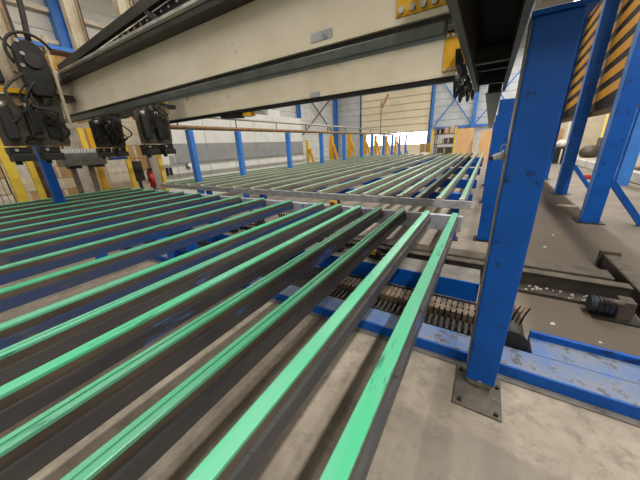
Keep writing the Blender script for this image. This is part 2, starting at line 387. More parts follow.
def right_post(y, label):
    t = thing('support_post', label, 'post', (.15, y, 0), 'blue runway posts on the right')
    box(.05, .25, y, y + .02, .015, 2.1).build('flange', 'blue', t, .004)
    box(.05, .25, y + .14, y + .16, .015, 2.1).build('flange', 'blue', t, .004)
    box(.14, .16, y + .02, y + .14, .015, 2.1).build('web', 'blue_dark', t)
    box(.0, .3, y - .05, y + .21, 0, .014).build('base_plate', 'steel_black', t)
    return t
right_post(4.83, 'blue steel post standing right behind the large foreground post')
right_post(8.0, 'second blue steel post behind the large foreground post')
right_post(11.2, 'third blue steel post behind the large foreground post')
# cream cable tray across the head of the foreground post, open ribs underneath
tr = thing('cable_tray', 'cream tray with ribbed underside on top of the foreground post', 'tray', (.2, 1.45, 2.11))
MB().box(.082, .52, 1.60, 1.638, 2.0955, 2.15).build('rim', 'cream', tr); MB().box(.082, .1, 1.45, 1.599, 2.0955, 2.15).build('rim', 'cream', tr)
MB().box(.5, .52, 1.45, 1.599, 2.0955, 2.15).build('rim', 'cream', tr)
for i in range(3):
    y = 1.465 + i * .042
    MB().box(.101, .499, y, y + .022, 2.105, 2.125).build('rib', 'steel_grey', tr)
box(.101, .499, 1.45, 1.599, 2.14, 2.15).build('lid', 'steel_dark', tr)

# dark runway girder over the posts, open underneath, with cross members
gd = thing('runway_girder', 'dark open box girder along the rails at the gantry end', 'girder', (-.08, 2.0, 2.12))
GY0, GY1 = .5, 4.1
box(-.232, -.19, GY0, GY1, 2.13, 2.56).build('side_plate', 'steel_olive', gd, .006)
box(.045, .078, GY0, GY1, 2.11, 2.56).build('side_plate', 'steel_olive', gd, .004)
box(-.232, .078, GY0, GY1, 2.561, 2.6).build('top_plate', 'steel_black', gd)
for y, zz in ((.9, 2.2), (1.5, 2.24), (2.75, 2.16), (3.25, 2.2), (3.7, 2.15)):
    box(-.1899, .0449, y, y + .06, zz, zz + .1).build('cross_member', 'steel_dark', gd)
box(-.19, .045, GY1 - .04, GY1, 2.2, 2.56).build('end_plate', 'steel_black', gd)
for i in range(5):
    y = 2.1 + i * .42
    MB().prism([(y, 2.13), (y + .3, 2.13), (y + .26, 2.05 + .02 * (i % 2)), (y + .08, 2.06)], 0, -.26, -.2335).build('guard', 'steel_black', gd)
rn = thing('runway_rail', 'narrow dark runway rail running on to the far wall', 'rail', (-.02, 9, 2.05))
box(-.1, .04, 4.11, 18, 2.115, 2.3).build('web', 'steel_dark', rn); box(-.12, .045, 4.11, 18, 2.1, 2.115).build('flange', 'steel_olive', rn)
cb = thing('cable_bundle', 'tangled black cables hanging at the gantry corner under the girder', 'cables', (-.25, 2.9, 2.1))
for i in range(7):
    y = 2.6 + i * .16; d = random.uniform(.05, .16)
    MB().tube([(-.28 - .03 * (i % 3), y + k * .06, 2.105 - d * math.sin(k * math.pi / 6)) for k in range(7)], .012, 6).build('cable', 'rubber', cb)
for i in range(4):
    MB().cyl((-.285, 2.62 + i * .11, 2.1), (-.285, 2.62 + i * .11, 2.06), .018, 8).build('connector', 'silver', cb)

# left-hand row of posts with two pipes on top
PX = -6.19
post_y = [1.45, 4.15, 5.66, 7.98, 10.3, 12.5, 14.8, 16.4, 18.6, 20.6, 22.6, 24.6]
names = ['behind the hanging grippers', 'in front of the vent of the white cabin', 'before the middle of the white cabin', 'before the right half of the white cabin',
         'beside the first yellow upright', 'beside the second yellow upright', 'first before the cream door', 'second before the cream door', 'third before the cream door',
         'fourth before the cream door', 'fifth before the cream door', 'last before the cream door']
for y, nm in zip(post_y, names):
    t = thing('runway_post', 'slim blue post ' + nm, 'post', (PX, y, 0), 'slim blue posts in the left row')
    box(PX - .075, PX + .075, y - .06, y + .06, .012, 2.1).build('post_shaft', 'blue_light' if y > 2 else 'blue', t, .005)
    box(PX - .15, PX + .15, y - .14, y + .14, 0, .012).build('foot_plate', 'steel_dark', t)
    if y > 14: MB().bar((PX + .1, y, .9), (PX + .48, y, .05), .08, .08).build('foot_brace', 'blue_light', t)
t = thing('pipe_run', 'brown pipe resting on the tops of the slim blue posts', 'pipe', (PX, 12, 2.1))
MB().cyl((PX, 3.4, 2.155), (PX, 25, 2.155), .05, 12).build('pipe', 'brown_pipe', t)
t = thing('pipe_run', 'pale thin pipe on brackets above the brown pipe', 'pipe', (PX, 12, 2.2))
MB().cyl((PX, 3.4, 2.42), (PX, 25, 2.42), .035, 10).build('pipe', 'silver', t)
for y in [3.9 + i * 1.75 for i in range(12)]: MB().cyl((PX, y, 2.2055), (PX, y, 2.4), .015, 6).build('bracket', 'steel_dark', t)

# ================================================================== GANTRY
ga = thing('gantry', 'heavy cream bridge gantry with two girders spanning the tables', 'gantry', (-2.8, 2.2, 2.2))
BX0, BX1 = -5.35, -.235
def bp_(nm, mt_, *b, **k): return box(*b).build(nm, mt_, ga, **k)
bp_('girder_web', 'cream', BX0, BX1, 1.65, 1.90, 2.2, 2.53)
bp_('girder_step', 'cream', BX0, BX1, 1.642, 1.649, 2.2, 2.345)
bp_('bottom_lip', 'cream', BX0, BX1, 1.625, 1.70, 2.168, 2.196)
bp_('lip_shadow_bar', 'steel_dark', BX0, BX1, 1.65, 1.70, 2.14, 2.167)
bp_('lower_rail', 'rail_greygreen', BX0, BX1 - .02, 1.625, 1.70, 2.08, 2.139, bevel=.008)
bp_('top_flange', 'steel_dark', BX0 - .1, BX1, 1.54, 1.90, 2.531, 2.575, bevel=.004)
bp_('flange_face', 'steel_olive', BX0 - .1, BX1, 1.535, 1.60, 2.576, 2.60)
bp_('guide_strip', 'silver', BX0 - .1, BX1, 1.56, 1.62, 2.601, 2.64, bevel=.003)
# chain tray above: perforated dark side
MB().prism([(BX0 - .1, 2.66), (-1.2, 2.87), (-1.2, 2.96), (BX0 - .1, 2.74)], 1, 1.655, 1.70).build('chain_tray_rail', 'steel_dark', ga)
tp = MB().prism([(BX0, 2.601), (-1.2, 2.601), (-1.2, 2.868), (BX0, 2.66)], 1, 1.71, 1.73).build('chain_tray_side', 'steel_black', ga)
for x in (-2.55, -1.6): MB().bar((x, 1.68, 2.645), (x - .22, 1.68, 2.8), .04, .04).build('tray_strut', 'steel_dark', ga)
stud = MB().cyl((0, -.012, 0), (0, 0, 0), .012, 6).mesh('tray_stud'); stud.materials.append(MATS['silver'])
for i in range(16):
    for j in range(2): inst('tray_stud', stud, tp, (-3.6 + i * .12 + 2.8 + .05 * j, 1.7085 - 2.2, 2.675 + .055 * j + i * .004 - 2.2))
# yellow end plates with bolts
def yplate(x0, x1, y, z0, z1, bolts):
    p = box(x0, x1, y - .014, y - .001, z0, z1).build('end_plate', 'yellow', ga, .004)
    for bx, bz in bolts:
        MB().cyl((bx, y - .034, bz), (bx, y - .014, bz), .016, 6).build('bolt', 'silver', p)
    return p
yplate(-.50, -.24, 1.641, 2.2, 2.53, [(-.47 + i * .052, 2.225) for i in range(5)] + [(-.47 + i * .052, 2.49) for i in range(5)])
bp_('cream_clip', 'steel_pale', -1.02, -.88, 1.622, 1.641, 2.197, 2.245)

# second girder
B2 = 3.1
bp_('girder_web', 'cream', -5.35, -.30, B2, B2 + .25, 2.2, 2.52)
bp_('bottom_lip', 'cream', -5.35, -.30, B2 - .025, B2 + .06, 2.168, 2.199)
bp_('lower_rail', 'steel_black', -5.35, -.30, B2 - .01, B2 + .06, 2.125, 2.167, bevel=.006)
bp_('top_flange', 'steel_dark', -5.4, -.24, B2 - .06, B2 + .27, 2.521, 2.56)
yplate(-.48, -.29, B2, 2.2, 2.52, [(-.455 + i * .045, 2.222) for i in range(4)] + [(-.455 + i * .045, 2.49) for i in range(4)])
bp_('cream_clip', 'steel_pale', -1.98, -1.84, B2 - .04, B2 - .026, 2.168, 2.225)
# end truck on the left row of posts
bp_('end_truck', 'steel_dark', -5.62, -5.36, 1.55, 3.5, 2.25, 2.58)
bp_('end_truck_wheel_box', 'yellow', -6.05, -5.63, 2.9, 3.3, 2.25, 2.5)
# hanging sensor under second girder
sn = thing('beam_sensor', 'small dark sensor with a yellow end under the second girder', 'sensor', (-3.2, 3.1, 2.1))
MB().prism([(-3.75, 2.12), (-3.7, 2.08), (-3.3, 2.06), (-3.22, 2.12)], 1, 3.1, 3.2).build('housing', 'steel_black', sn); box(-3.219, -3.06, 3.1, 3.2, 2.07, 2.12).build('yellow_end', 'yellow', sn)

# gripper units hanging from the girders: mast, carriage plate, motors, pads
def gripper(x, y0, y1, label, mast_top, big):
    t = thing('gripper_unit', label, 'gripper', (x, (y0 + y1) / 2, 1.58), 'gripper units hanging from the gantry')
    yc = y0 + (y1 - y0) * .58
    ms = MB().prism([(x - .2, yc - .1), (x - .05, yc - .1), (x - .05, yc - .03), (x - .065, yc - .025), (x - .065, yc + .02), (x - .05, yc + .025), (x - .05, yc + .09), (x - .2, yc + .09)], 2, 1.9, mast_top).build('mast', 'cream_mast', t, .004)
    box(x - .12, x - .04, yc + .0905, yc + .12, 1.9, mast_top).build('rack_strip', 'skirting_dark', ms)
    box(x - .03, x - .012, yc + .06, yc + .085, 1.95, mast_top - .3).build('guide', 'brown_pipe', ms)
    pl = MB().prism([(y0, 1.76), (y1 - .02, 1.745), (y1, 1.8), (y1 + .03, 2.3), (y1 - .06, 2.62), (y1 - .16, 2.62), (y1 - .14, 2.36), (y0 + .12, 2.3), (y0, 2.2)], 0, x - .012, x + .012).build('carriage_plate', 'plate_dark', t, .003)
    box(x - .3, x - .013, y1 - .1, y1 - .04, 1.85, 2.6).build('side_plate', 'steel_dark', t)
    box(x - .3, x - .013, y1 - .02, y1 + .2, 2.3, 2.36).build('trolley_arm', 'steel_dark', t)
    for k, yy in enumerate((y0 + .10, y0 + .30)):
        c = MB().box(x + .013, x + .10, yy - .05, yy + .05, 1.83, 2.16).build('motor', 'rubber', t, .012)
        MB().cyl((x + .055, yy, 2.16), (x + .055, yy, 2.22), .03, 10).build('motor_cap', 'silver', c)
        MB().tube([(x + .055, yy, 2.2), (x + .09, yy - .03, 2.3), (x + .08, yy + .05, 2.42), (x + .03, yy + .1, 2.5)], .009, 6).build('cable', 'rubber', c)
    MB().cyl((x + .013, y1 - .12, 2.05), (x + .06, y1 - .12, 2.05), .07, 16).build('pulley', 'steel_black', t)
    MB().box(x + .013, x + .05, y1 - .19, y1 - .05, 1.85, 1.98).build('valve', 'steel_black', t, .005)
    for k, yy in enumerate((y0 + .1, y0 + .36)):
        g = MB().box(x - .1, x + .08, yy - .09, yy + .09, 1.67, 1.744).build('gripper_head', 'steel_black', t, .004)
        MB().box(x - .12, x + .10, yy - .08, yy + .11, 1.585, 1.6699).build('gripper_pad', 'rubber', g, .01)
        MB().cyl((x + .02, yy - .04, 1.55), (x + .02, yy - .04, 1.585), .03, 8).build('suction_stub', 'rubber', g)
        MB().cyl((x + .081, yy - .03, 1.71), (x + .095, yy - .03, 1.71), .016, 8).build('fitting', 'silver', g)
    rg = random.Random(int(x * 31 + y0 * 7))
    for k in range(6):
        ya = y0 + rg.uniform(.05, .5); yb = y0 + rg.uniform(.1, .55); za = rg.uniform(1.8, 2.1); zb = rg.uniform(2.3, 2.75); sg = rg.uniform(.06, .16)
        MB().tube([(x + .03, ya, za), (x + .1 + sg * .4, ya + sg, za + .12), (x + .12 + sg * .3, (ya + yb) / 2 - sg * .5, (za + zb) / 2), (x + .06, yb + sg * .4, zb - .08), (x - .02, yb, zb)], rg.choice((.008, .011, .014)), 6).build('hose', 'rubber' if k % 3 else 'skirting_dark', t)
    for k in range(4):
        yy = y0 + .08 + k * .13; zq = rg.uniform(2.18, 2.26)
        MB().box(x + .013, x + .045, yy, yy + rg.uniform(.04, .09), zq, zq + rg.uniform(.05, .1)).build('small_bracket', rg.choice(('steel_grey', 'steel_dark', 'brown_pipe')), t, .003)
    if x < -6: MB().box(x + .02, x + .11, y0 + .12, y0 + .42, 1.53, 1.58).build('blue_bar', 'blue_dark', t, .005)
    if big:
        hp = [(y1 - .12 + .13 * math.cos(q), 2.74 + .13 * math.sin(q)) for q in [i * math.pi / 8 for i in range(9)]] + [(y1 - .25, 2.40), (y1 - .2, 2.3), (y1 - .04, 2.3), (y1 + .01, 2.40)]
        pu = MB().prism(hp, 0, x + .013, x + .12).build('belt_housing', 'steel_black', t, .015)
        MB().cyl((x + .1205, y1 - .12, 2.66), (x + .15, y1 - .12, 2.66), .075, 14).build('cap', 'steel_dark', pu)
        for dy, dz in ((-.2, 2.84), (-.19, 2.72), (-.22, 2.6)): MB().cyl((x + .121, y1 + dy, dz), (x + .135, y1 + dy, dz), .02, 8).build('bolt', 'silver', pu)
        MB().tube([(x + .16, y1 - .12 + .2 * math.cos(q), 2.72 + .2 * math.sin(q)) for q in [.4 + i * .28 for i in range(13)]], .016, 6).build('cable', 'rubber', pu)
        MB().bar((x + .1, y1 + .05, 2.95), (x + .1, y1 + .03, 2.0), .03, .03).build('edge_rail', 'cream_mast', t)
        MB().cyl((x + .05, y1 + .06, 2.5), (x + .05, y1 + .06, 2.6), .045, 10).build('coupling', 'silver', t)
        MB().box(x + .013, x + .05, y0 + .1, y1 - .2, 2.32, 2.37).build('cross_arm', 'yellow', t, .005)
        MB().cyl((x + .03, y0 + .07, 2.345), (x + .03, y0 + .13, 2.345), .035, 10).build('arm_knob', 'yellow', t)
        MB().box(x - .01, x + .03, y1 + .03, y1 + .12, 2.62, 2.78).build('limit_switch', 'yellow', t, .01)
        MB().tube([(x, y1 - .06, 2.9), (x - .02, y1 - .02, 3.2), (x - .05, y1 + .02, 3.6), (x - .05, y1 + .02, 4.2)], .028, 8).build('hose', 'rubber', t)
        MB().tube([(x, yc - .12, 3.3), (x + .02, yc - .08, 2.95), (x + .03, yc + .02, 2.75), (x + .03, y1 - .2, 2.6)], .012, 6).build('hose', 'rubber', t)
        MB().box(x - .02, x + .1, y0 - .02, y0 + .2, 2.4, 2.62).build('gear_motor', 'steel_black', t, .02)
        MB().box(x - .28, x - .06, y0 - .2, y0 - .005, 1.9, 2.5).build('drive_block', 'steel_olive', t, .01)
    else:
        MB().tube([(x - .03, yc + .12, 3.0), (x, yc + .2, 3.35), (x + .02, yc + .32, 3.3), (x + .02, yc + .4, 2.9), (x, yc + .42, 2.6)], .02, 8).build('hose', 'rubber', t)
        MB().box(x - .05, x + .06, y1 - .08, y1 + .02, 2.36, 2.46).build('stop_block', 'yellow', t, .005)
    return t
gripper(-4.7, .82, 1.42, 'largest gripper unit with a round pulley, nearest the viewer on the left', 4.6, True)
gripper(-6.2, 2.22, 2.72, 'gripper unit behind the largest one, above the grey ribbed machine', 4.7, False)
gripper(-4.6, 2.24, 2.74, 'gripper unit at the left end of the second girder, before the cabin corner', 4.7, False)

# ================================================================== FLOOR MACHINERY
fc = thing('floor_channel', 'wide blue steel channel on the floor behind the foreground post', 'channel', (0, 2.05, 0))
MB().box(-5.5, 2.6, 1.86, 2.07, .015, .1).build('channel_top', 'blue_dirty', fc, .01)
MB().box(-5.5, 2.6, 1.846, 1.8595, .01, .098).build('front_face', 'blue', fc, .003)
MB().box(.49, 2.6, 2.27, 2.30, .0, .15).build('back_flange', 'blue', fc, .004)
MB().box(.49, 2.6, 2.071, 2.27, .0, .097).build('channel_floor', 'blue_dirty', fc)
pl = MB().box(-5.5, 2.6, 1.80, 1.99, 0, .012).build('base_strip', 'steel_grey', None, 0, (0, 1.9, 0)); 
tag(pl, 'grey steel strip on the floor under the blue channel front', 'strip')
bc = thing('floor_channel', 'blue steel channel with dirty grey top beyond the cable chain', 'channel', (-2.5, 2.85, 0))
MB().box(-5.5, .12, 2.8, 3.15, .2, .215).build('channel_top', 'steel_grey', bc, .004)
MB().box(-5.5, .12, 2.785, 2.8, .0, .2155).build('front_face', 'blue', bc, .004)
MB().box(-5.5, .12, 3.15, 3.165, .0, .2).build('back_face', 'blue_dark', bc)
# cable drag chain: links in two runs
ch = thing('cable_chain', 'tan segmented cable drag chain lying between the two blue channels', 'cable chain', (-1, 2.5, 0))
tm = MB().box(-.017, .017, 0, .2, .10, .115).box(-.017, .017, 0, .014, .03, .0995).box(-.017, .017, .186, .2, .03, .0995).box(-.024, .024, .05, .075, .09, .112).box(-.024, .024, .125, .15, .09, .112).mesh('chain_link')
tm.materials.append(MATS['chain_link'])
for i in range(38): inst('chain_link', tm, ch, (-1.55 + i * .048 + 1, -.17, .0))
tm2 = MB().box(-.012, .012, 0, .16, .05, .062).box(-.012, .012, 0, .012, .0, .0495).box(-.012, .012, .148, .16, 0, .0495).mesh('chain_link_low')
tm2.materials.append(MATS['steel_dark'])
for i in range(38): inst('chain_link', tm2, ch, (-1.53 + i * .048 + 1, -.40, .021))
MB().box(-5.4, .23, 2.071, 2.74, 0, .02).build('trough', 'steel_black', ch)
MB().box(-1.6, .23, 2.36, 2.5, .021, .04).build('cable_bed', 'rust', ch)
rl = thing('chain_reel', 'brown chain end wheel half hidden behind the foreground post', 'wheel', (.36, 2.3, 0))
MB().cyl((.36, 2.12, .115), (.36, 2.5, .115), .09, 24).build('drum', 'skirting_dark', rl); MB().cyl((.36, 2.10, .115), (.36, 2.12, .115), .105, 24).build('rim', 'rubber', rl)
for i in range(5): MB().tube([(.30 + i * .03, 2.3, .17), (.31 + i * .03, 2.28, .27), (.33 + i * .03, 2.26, .36)], .007, 5).build('cable', 'rust' if i % 2 else 'rubber', rl)
# dark track beams beyond
tb = thing('track_beam', 'dark steel track beam with a ledge of debris crossing the oily floor', 'beam', (.5, 3.4, 0))
MB().box(-6.5, 1.38, 3.40, 3.42, .012, .17).build('web', 'skirting_dark', tb)
MB().box(-6.5, 1.38, 3.385, 3.50, .17, .182).build('top_flange', 'beam_grime', tb)
MB().box(-6.5, 1.38, 3.22, 3.50, .0, .03).build('bottom_flange', 'skirting_dark', tb)
for i in range(60):
    x = random.uniform(.15, 1.3); y = random.uniform(3.23, 3.36); r = random.uniform(.004, .012)
    MB().box(x - r, x + r, y - r, y + r, .03, .03 + r).build('debris_chip', 'concrete_step', tb)
tb = thing('track_beam', 'low grey steel beam behind the dark track beam', 'beam', (.5, 3.9, 0))
MB().box(-6.5, 1.38, 3.78, 4.02, 0, .10).build('beam_body', 'beam_grime', tb, .006)
MB().box(-6.5, 1.38, 4.12, 4.16, 0, .02).build('back_edge', 'steel_dark', tb)
kb = thing('floor_beam', 'grey steel beam running toward the viewer at the right edge', 'beam', (1.5, 3.2, 0))
MB().box(1.42, 1.44, 1.6, 4.4, 0, .16).build('web', 'steel_dark', kb); MB().box(1.44, 1.56, 1.6, 4.4, .148, .16).build('top_flange', 'beam_grime', kb)
MB().box(1.44, 1.56, 1.6, 4.4, 0, .012).build('bottom_flange', 'steel_dark', kb)
MB().box(1.40, 1.58, 4.401, 4.46, 0, .2).build('end_block', 'beam_grime', kb)
dm = thing('drive_motor', 'grubby blue grey drive motor on the floor in the beam corner', 'motor', (1.2, 3.12, 0))
MB().cyl((1.02, 3.1, .09), (1.2, 3.1, .09), .075, 16).build('motor_body', 'motor_grime', dm)
for i in range(5): MB().cyl((1.04 + i * .035, 3.1, .09), (1.05 + i * .035, 3.1, .09), .085, 16).build('cooling_fin', 'motor_grime', dm)
MB().box(1.2, 1.3, 3.04, 3.17, .0, .19).build('gearbox', 'beam_grime', dm, .01); MB().box(1.04, 1.36, 2.98, 3.2, 0, .014).build('foot', 'steel_dark', dm)
MB().cyl((1.08, 3.02, .17), (1.2, 2.98, .2), .03, 10).build('terminal_box', 'beam_grime', dm)

# valves and cables seen between the bars
def valve(x, y, z, label):
    t = thing('valve_block', label, 'valve', (x, y, z), 'valve blocks under the near table')
    MB().box(x - .07, x + .07, y - .05, y + .05, z, z + .05).build('block', 'steel_black', t, .004)
    for i in range(3): MB().box(x - .06 + i * .042, x - .025 + i * .042, y - .04, y + .03, z + .051, z + .1).build('coil', 'yellow' if i < 2 else 'rubber', t, .004)
    MB().cyl((x - .09, y - .03, z + .03), (x - .07, y - .03, z + .03), .02, 8).build('port', 'silver', t)
    MB().tube([(x + .07, y, z + .03), (x + .16, y + .04, z + .05), (x + .24, y + .02, z + .01)], .012, 6).build('hose', 'rubber', t)
    MB().tube([(x + .02, y + .03, z + .09), (x + .04, y + .12, z + .16), (x + .12, y + .2, z + .05)], .008, 6).build('hose', 'rubber', t)
for x, y, z, lb in ((-1.9, 2.45, .021, 'yellow and black valve block between the fourth and fifth bar from the post'), (-1.05, 2.97, .216, 'yellow and black valve block left of the second bar from the post'),
                    (-1.6, 3.0, .216, 'yellow and black valve block on the dirty channel top under the third bar'), (-3.7, 2.97, .216, 'yellow and black valve block far left on the dirty channel top'),
                    (-2.6, 2.45, .021, 'yellow and black valve block behind the leg of the near table')):
    valve(x, y, z, lb)
bx = thing('junction_box', 'small yellow box on the end beam of the near table', 'box', (-1.62, 2.93, .866))
MB().box(-1.66, -1.57, 2.902, 2.957, .866, .925).build('case', 'yellow', bx, .005); MB().box(-1.64, -1.60, 2.896, 2.9015, .88, .91).build('label_plate', 'rubber', bx)
# bar supports at the joint (cable carriers below the near end beam)
for k, (x, lb) in enumerate(((-2.6, 'right'), (-3.2, 'left'))):
    cc = thing('hose_cluster', 'black hoses hanging under the near table end, ' + lb + ' cluster', 'hoses', (x, 3.0, .3), 'hose clusters under the near table end')
    for i in range(5):
        MB().tube([(x + i * .05, 2.97, .66), (x + i * .05 + .02, 3.02, .5), (x + i * .05, 3.06, .36), (x + i * .04, 3.1, .217)], .015, 6).build('hose', 'rubber', cc)

# photo-sensor on the foreground post
ps = thing('light_sensor', 'white cylindrical sensor with black nose fixed to the foreground post', 'sensor', (.05, 1.9, 1.33))
S = Vector((.081, 1.79, 1.51))
MB().cyl(S, S + Vector((-.05, .0, -.014)), .021, 18, .016).build('body', 'white_paint', ps)
MB().cyl(S + Vector((-.0505, 0, -.014)), S + Vector((-.067, 0, -.019)), .013, 16).build('nose', 'rubber', ps)
MB().cyl(S + Vector((-.012, 0, -.003)), S + Vector((.0005, 0, .0)), .024, 18).build('collar', 'silver', ps)
MB().tube([S + Vector((-.02, -.01, .02)), S + Vector((-.02, -.01, .04)), S + Vector((-.01, -.01, .055)), S + Vector((.0, -.01, .052))], .003, 6).build('cable', 'silver', ps)

# ================================================================== HAZARD PANEL AND RIGHT SIDE
def frame_col(x0, x1, y, h, label, brace=True):
    t = thing('frame_column', label, 'column', ((x0 + x1) / 2, y, 0), 'blue columns of the hazard frame')
    box(x0, x1, y, y + .02, .015, h).build('flange', 'blue', t, .004)
    box(x0, x1, y + .2, y + .22, .015, h).build('flange', 'blue', t, .004)
    box(x0, x0 + .02, y + .02, y + .2, .015, h).build('web', 'blue_light', t)
    box(x0 - .08, x1 + .08, y - .06, y + .28, 0, .0145).build('base_plate', 'steel_dark', t)
    if brace: MB().bar((x1 + .005, y + .1, .78), (x1 + .56, y + .1, .03), .09, .09).build('foot_brace', 'blue', t)
frame_col(1.72, 1.96, 6.65, 5.6, 'nearest blue column in front of the hazard stripes, with a foot brace')
frame_col(1.83, 2.08, 9.85, 5.6, 'second blue column in front of the hazard stripes, next to the foreground post')
frame_col(1.88, 2.12, 13.2, 5.6, 'third blue column of the hazard frame, mostly behind the foreground post', False)
hz = thing('hazard_panel', 'tall panel with yellow and black warning stripes between blue columns', 'panel', (2.3, 10, 2.1))
HXp = 2.16
box(HXp, HXp + .06, 6.95, 13.6, 2.1, 6.2).build('backing', 'hazard_black', hz)
box(HXp - .05, HXp + .06, 6.95, 13.6, 2.0, 2.099).build('bottom_rail', 'brown_shelf', hz)
for seg0, seg1 in ((6.96, 10.3), (10.32, 13.59)):
    for k in range(12):
        z0 = 1.95 + .38 * k; tl = .10
        def zz(y): return z0 + (9.9 - y) * tl
        quad = [(seg0, zz(seg0)), (seg1, zz(seg1)), (seg1, zz(seg1) + .21), (seg0, zz(seg0) + .21)]
        if min(q[1] for q in quad) < 2.1 or max(q[1] for q in quad) > 6.2: continue
        MB().prism(quad, 0, HXp - .006, HXp - .0005).build('stripe', 'hazard_yellow', hz)
box(1.78, 2.12, 13.45, 13.5, 5.0, 5.4).build('cross_tie', 'blue', hz)
# platform with white faced step and things beyond
st = struct(MB().box(4.3, HX1 - .01, 11.5, HY1 - .4, 0, .3).build('trim_1', 'concrete_step'), 'raised concrete platform on the right', 'platform')
for i in range(5):
    y = 11.6 + i * 3.4
    box(4.2, 4.29, y, y + 3.0, .02, .34).build('kerb_block', 'white_paint', st, .01)
sw = struct(box(3.0, HX1 - .01, 26.2, 26.35, .301, 3.3).build('trim_2', 'beige_wall'), 'low beige partition beyond the platform', 'wall')
box(3.0, HX1 - .02, 26.12, 26.199, 3.1, 3.3).build('top_rail', 'white_paint', sw); 
for x in (4.6, 6.4, 8.2): box(x, x + .12, 26.12, 26.199, .301, 3.099).build('stud', 'white_paint', sw)
o = thing('hall_column', 'blue steel column on the platform right of the hazard frame', 'column', (3.75, 12.2, 0), 'steel columns of the hall')
box(3.62, 3.9, 12.0, 12.03, .0, 5).build('flange', 'blue_light', o); box(3.62, 3.9, 12.25, 12.28, 0, 5).build('flange', 'blue_light', o); box(3.75, 3.77, 12.03, 12.25, 0, 5).build('web', 'blue_light', o)
sh = thing('storage_rack', 'brown wooden rack at the right edge behind the blue columns', 'rack', (4.9, 13, .3))
for y in (12.6, 15.2): box(4.5, 4.6, y, y + .1, .3005, 4.5).build('upright', 'brown_shelf', sh)
for zz in (1.0, 2.0, 3.0, 4.0): box(4.45, 5.6, 12.6, 15.3, zz, zz + .06).build('shelf', 'brown_shelf', sh)
box(5.6, 5.66, 12.6, 15.3, .301, 4.5).build('back_board', 'brown_shelf', sh)
ld = thing('step_ladder', 'yellow ladder leaning beside the beige partition', 'ladder', (6.4, 24.5, .3))
for dx in (0, .4):
    MB().bar((6.0 + dx, 24.2, .33), (6.35 + dx, 25.7, 2.9), .09, .05).build('stile', 'yellow_pale', ld)
for i in range(7):
    f = (i + .5) / 7; MB().cyl((6.02 + .35 * f, 24.2 + 1.5 * f, .33 + 2.57 * f), (6.42 + .35 * f, 24.2 + 1.5 * f, .33 + 2.57 * f), .02, 6).build('rung', 'yellow_pale', ld)
def crate(name, label, cat, x0, x1, y0, y1, z0, z1, material, grp=None):
    t = thing(name, label, cat, ((x0+x1)/2, (y0+y1)/2, z0), grp)
    box(x0, x1, y0, y1, z0, z1).build('body', material, t, .01)
    box(x0 - .01, x1 + .01, y0 - .01, y1 + .01, z1 + .001, z1 + .03).build('lid', material, t)
    box((x0+x1)/2 - .04, (x0+x1)/2 + .04, y0 - .006, y0 - .0005, z0 + .02, z1 - .02).build('tape', 'wrap', t)
    return t
def bag(name, label, x, y, z, r, material):
    mb = MB(); n = 14; rows = 7; vs = []
    rr = random.Random(int(x * 77))
    for i in range(rows):
        f = i / (rows - 1); rad = r * (math.sin(math.pi * (.18 + .74 * f)) ** .6)
        for k in range(n):
            q = rad * (1 + .1 * rr.uniform(-1, 1)); vs.append((x + q * math.cos(2*math.pi*k/n), y + q * math.sin(2*math.pi*k/n), z + r * 1.5 * f))
    mb.add(vs, [(i*n+k, i*n+(k+1) % n, (i+1)*n+(k+1) % n, (i+1)*n+k) for i in range(rows-1) for k in range(n)] + [tuple(range(n))[::-1], tuple(range((rows-1)*n, rows*n))], True)
    o = mb.build(name, material, None, 0, (x, y, z)); o.modifiers.new('sub', 'SUBSURF').levels = 1; tag(o, label, 'bag'); return o
crate('crate', 'tall tan box behind the white sack beside the foreground post', 'box', 3.2, 3.8, 22.3, 22.9, 0, 1.9, 'cardboard')
crate('cabinet', 'dark low cabinet on the floor under the white sack', 'cabinet', 3.2, 4.1, 20.8, 21.6, 0, .84, 'steel_black')
bag('sack', 'white sack on the dark cabinet seen beside the foreground post', 3.65, 21.2, .871, .3, 'wrap')
bag('sack', 'grey brown sack standing left of the yellow ladder', 4.95, 21.3, .3, .45, 'beam_grime')
crate('crate', 'grey bin on the platform left of the yellow ladder', 'bin', 5.45, 6.0, 21.9, 22.6, .301, 1.3, 'steel_olive')
crate('crate', 'white machine box on the platform right of the ladder', 'box', 6.9, 8.2, 22.6, 23.6, .301, 1.6, 'white_paint')
for x, y, mt_, lb, r in ((3.3, 13.6, 'red', 'small red object on the floor behind the columns', .09), (3.55, 12.2, 'blue_dark', 'small blue object on the floor between the columns', .08)):
    o = MB().box(x - r * 1.4, x + r * 1.4, y - r, y + r, 0, r * 1.2).box(x - r, x + r, y - r * .6, y + r * .6, r * 1.2, r * 1.6).build('floor_scrap', mt_, None, .01, (x, y, 0)); tag(o, lb, 'scrap')
o = box(1.6, 1.95, 8.1, 8.22, .001, .03).build('plastic_strip', 'wrap', None, .004, (1.78, 8.16, 0)); tag(o, 'pale strip of plastic lying on the floor between the blue columns', 'strip')
for x, y, r, lb in ((.72, 2.72, .02, 'pale chip on the oily floor nearest the foreground post'), (.95, 4.9, .02, 'pale chip on the floor just beyond the grey beam'), (1.15, 5.6, .016, 'pale chip on the floor beside the dark floor band'), (1.0, 2.6, .013, 'tiny pale chip beside the blue channel flange')):
    o = MB().add([(x - r, y - r, .001), (x + r, y - r * .6, .001), (x + r * .7, y + r, .001), (x - r * .6, y + r * .8, .001), (x, y, .001 + r * .8)], [(3,2,1,0), (0,1,4), (1,2,4), (2,3,4), (3,0,4)]).build('floor_chip', 'wrap', None, 0, (x, y, 0))
    tag(o, lb, 'chip', 'pale chips on the oily floor')

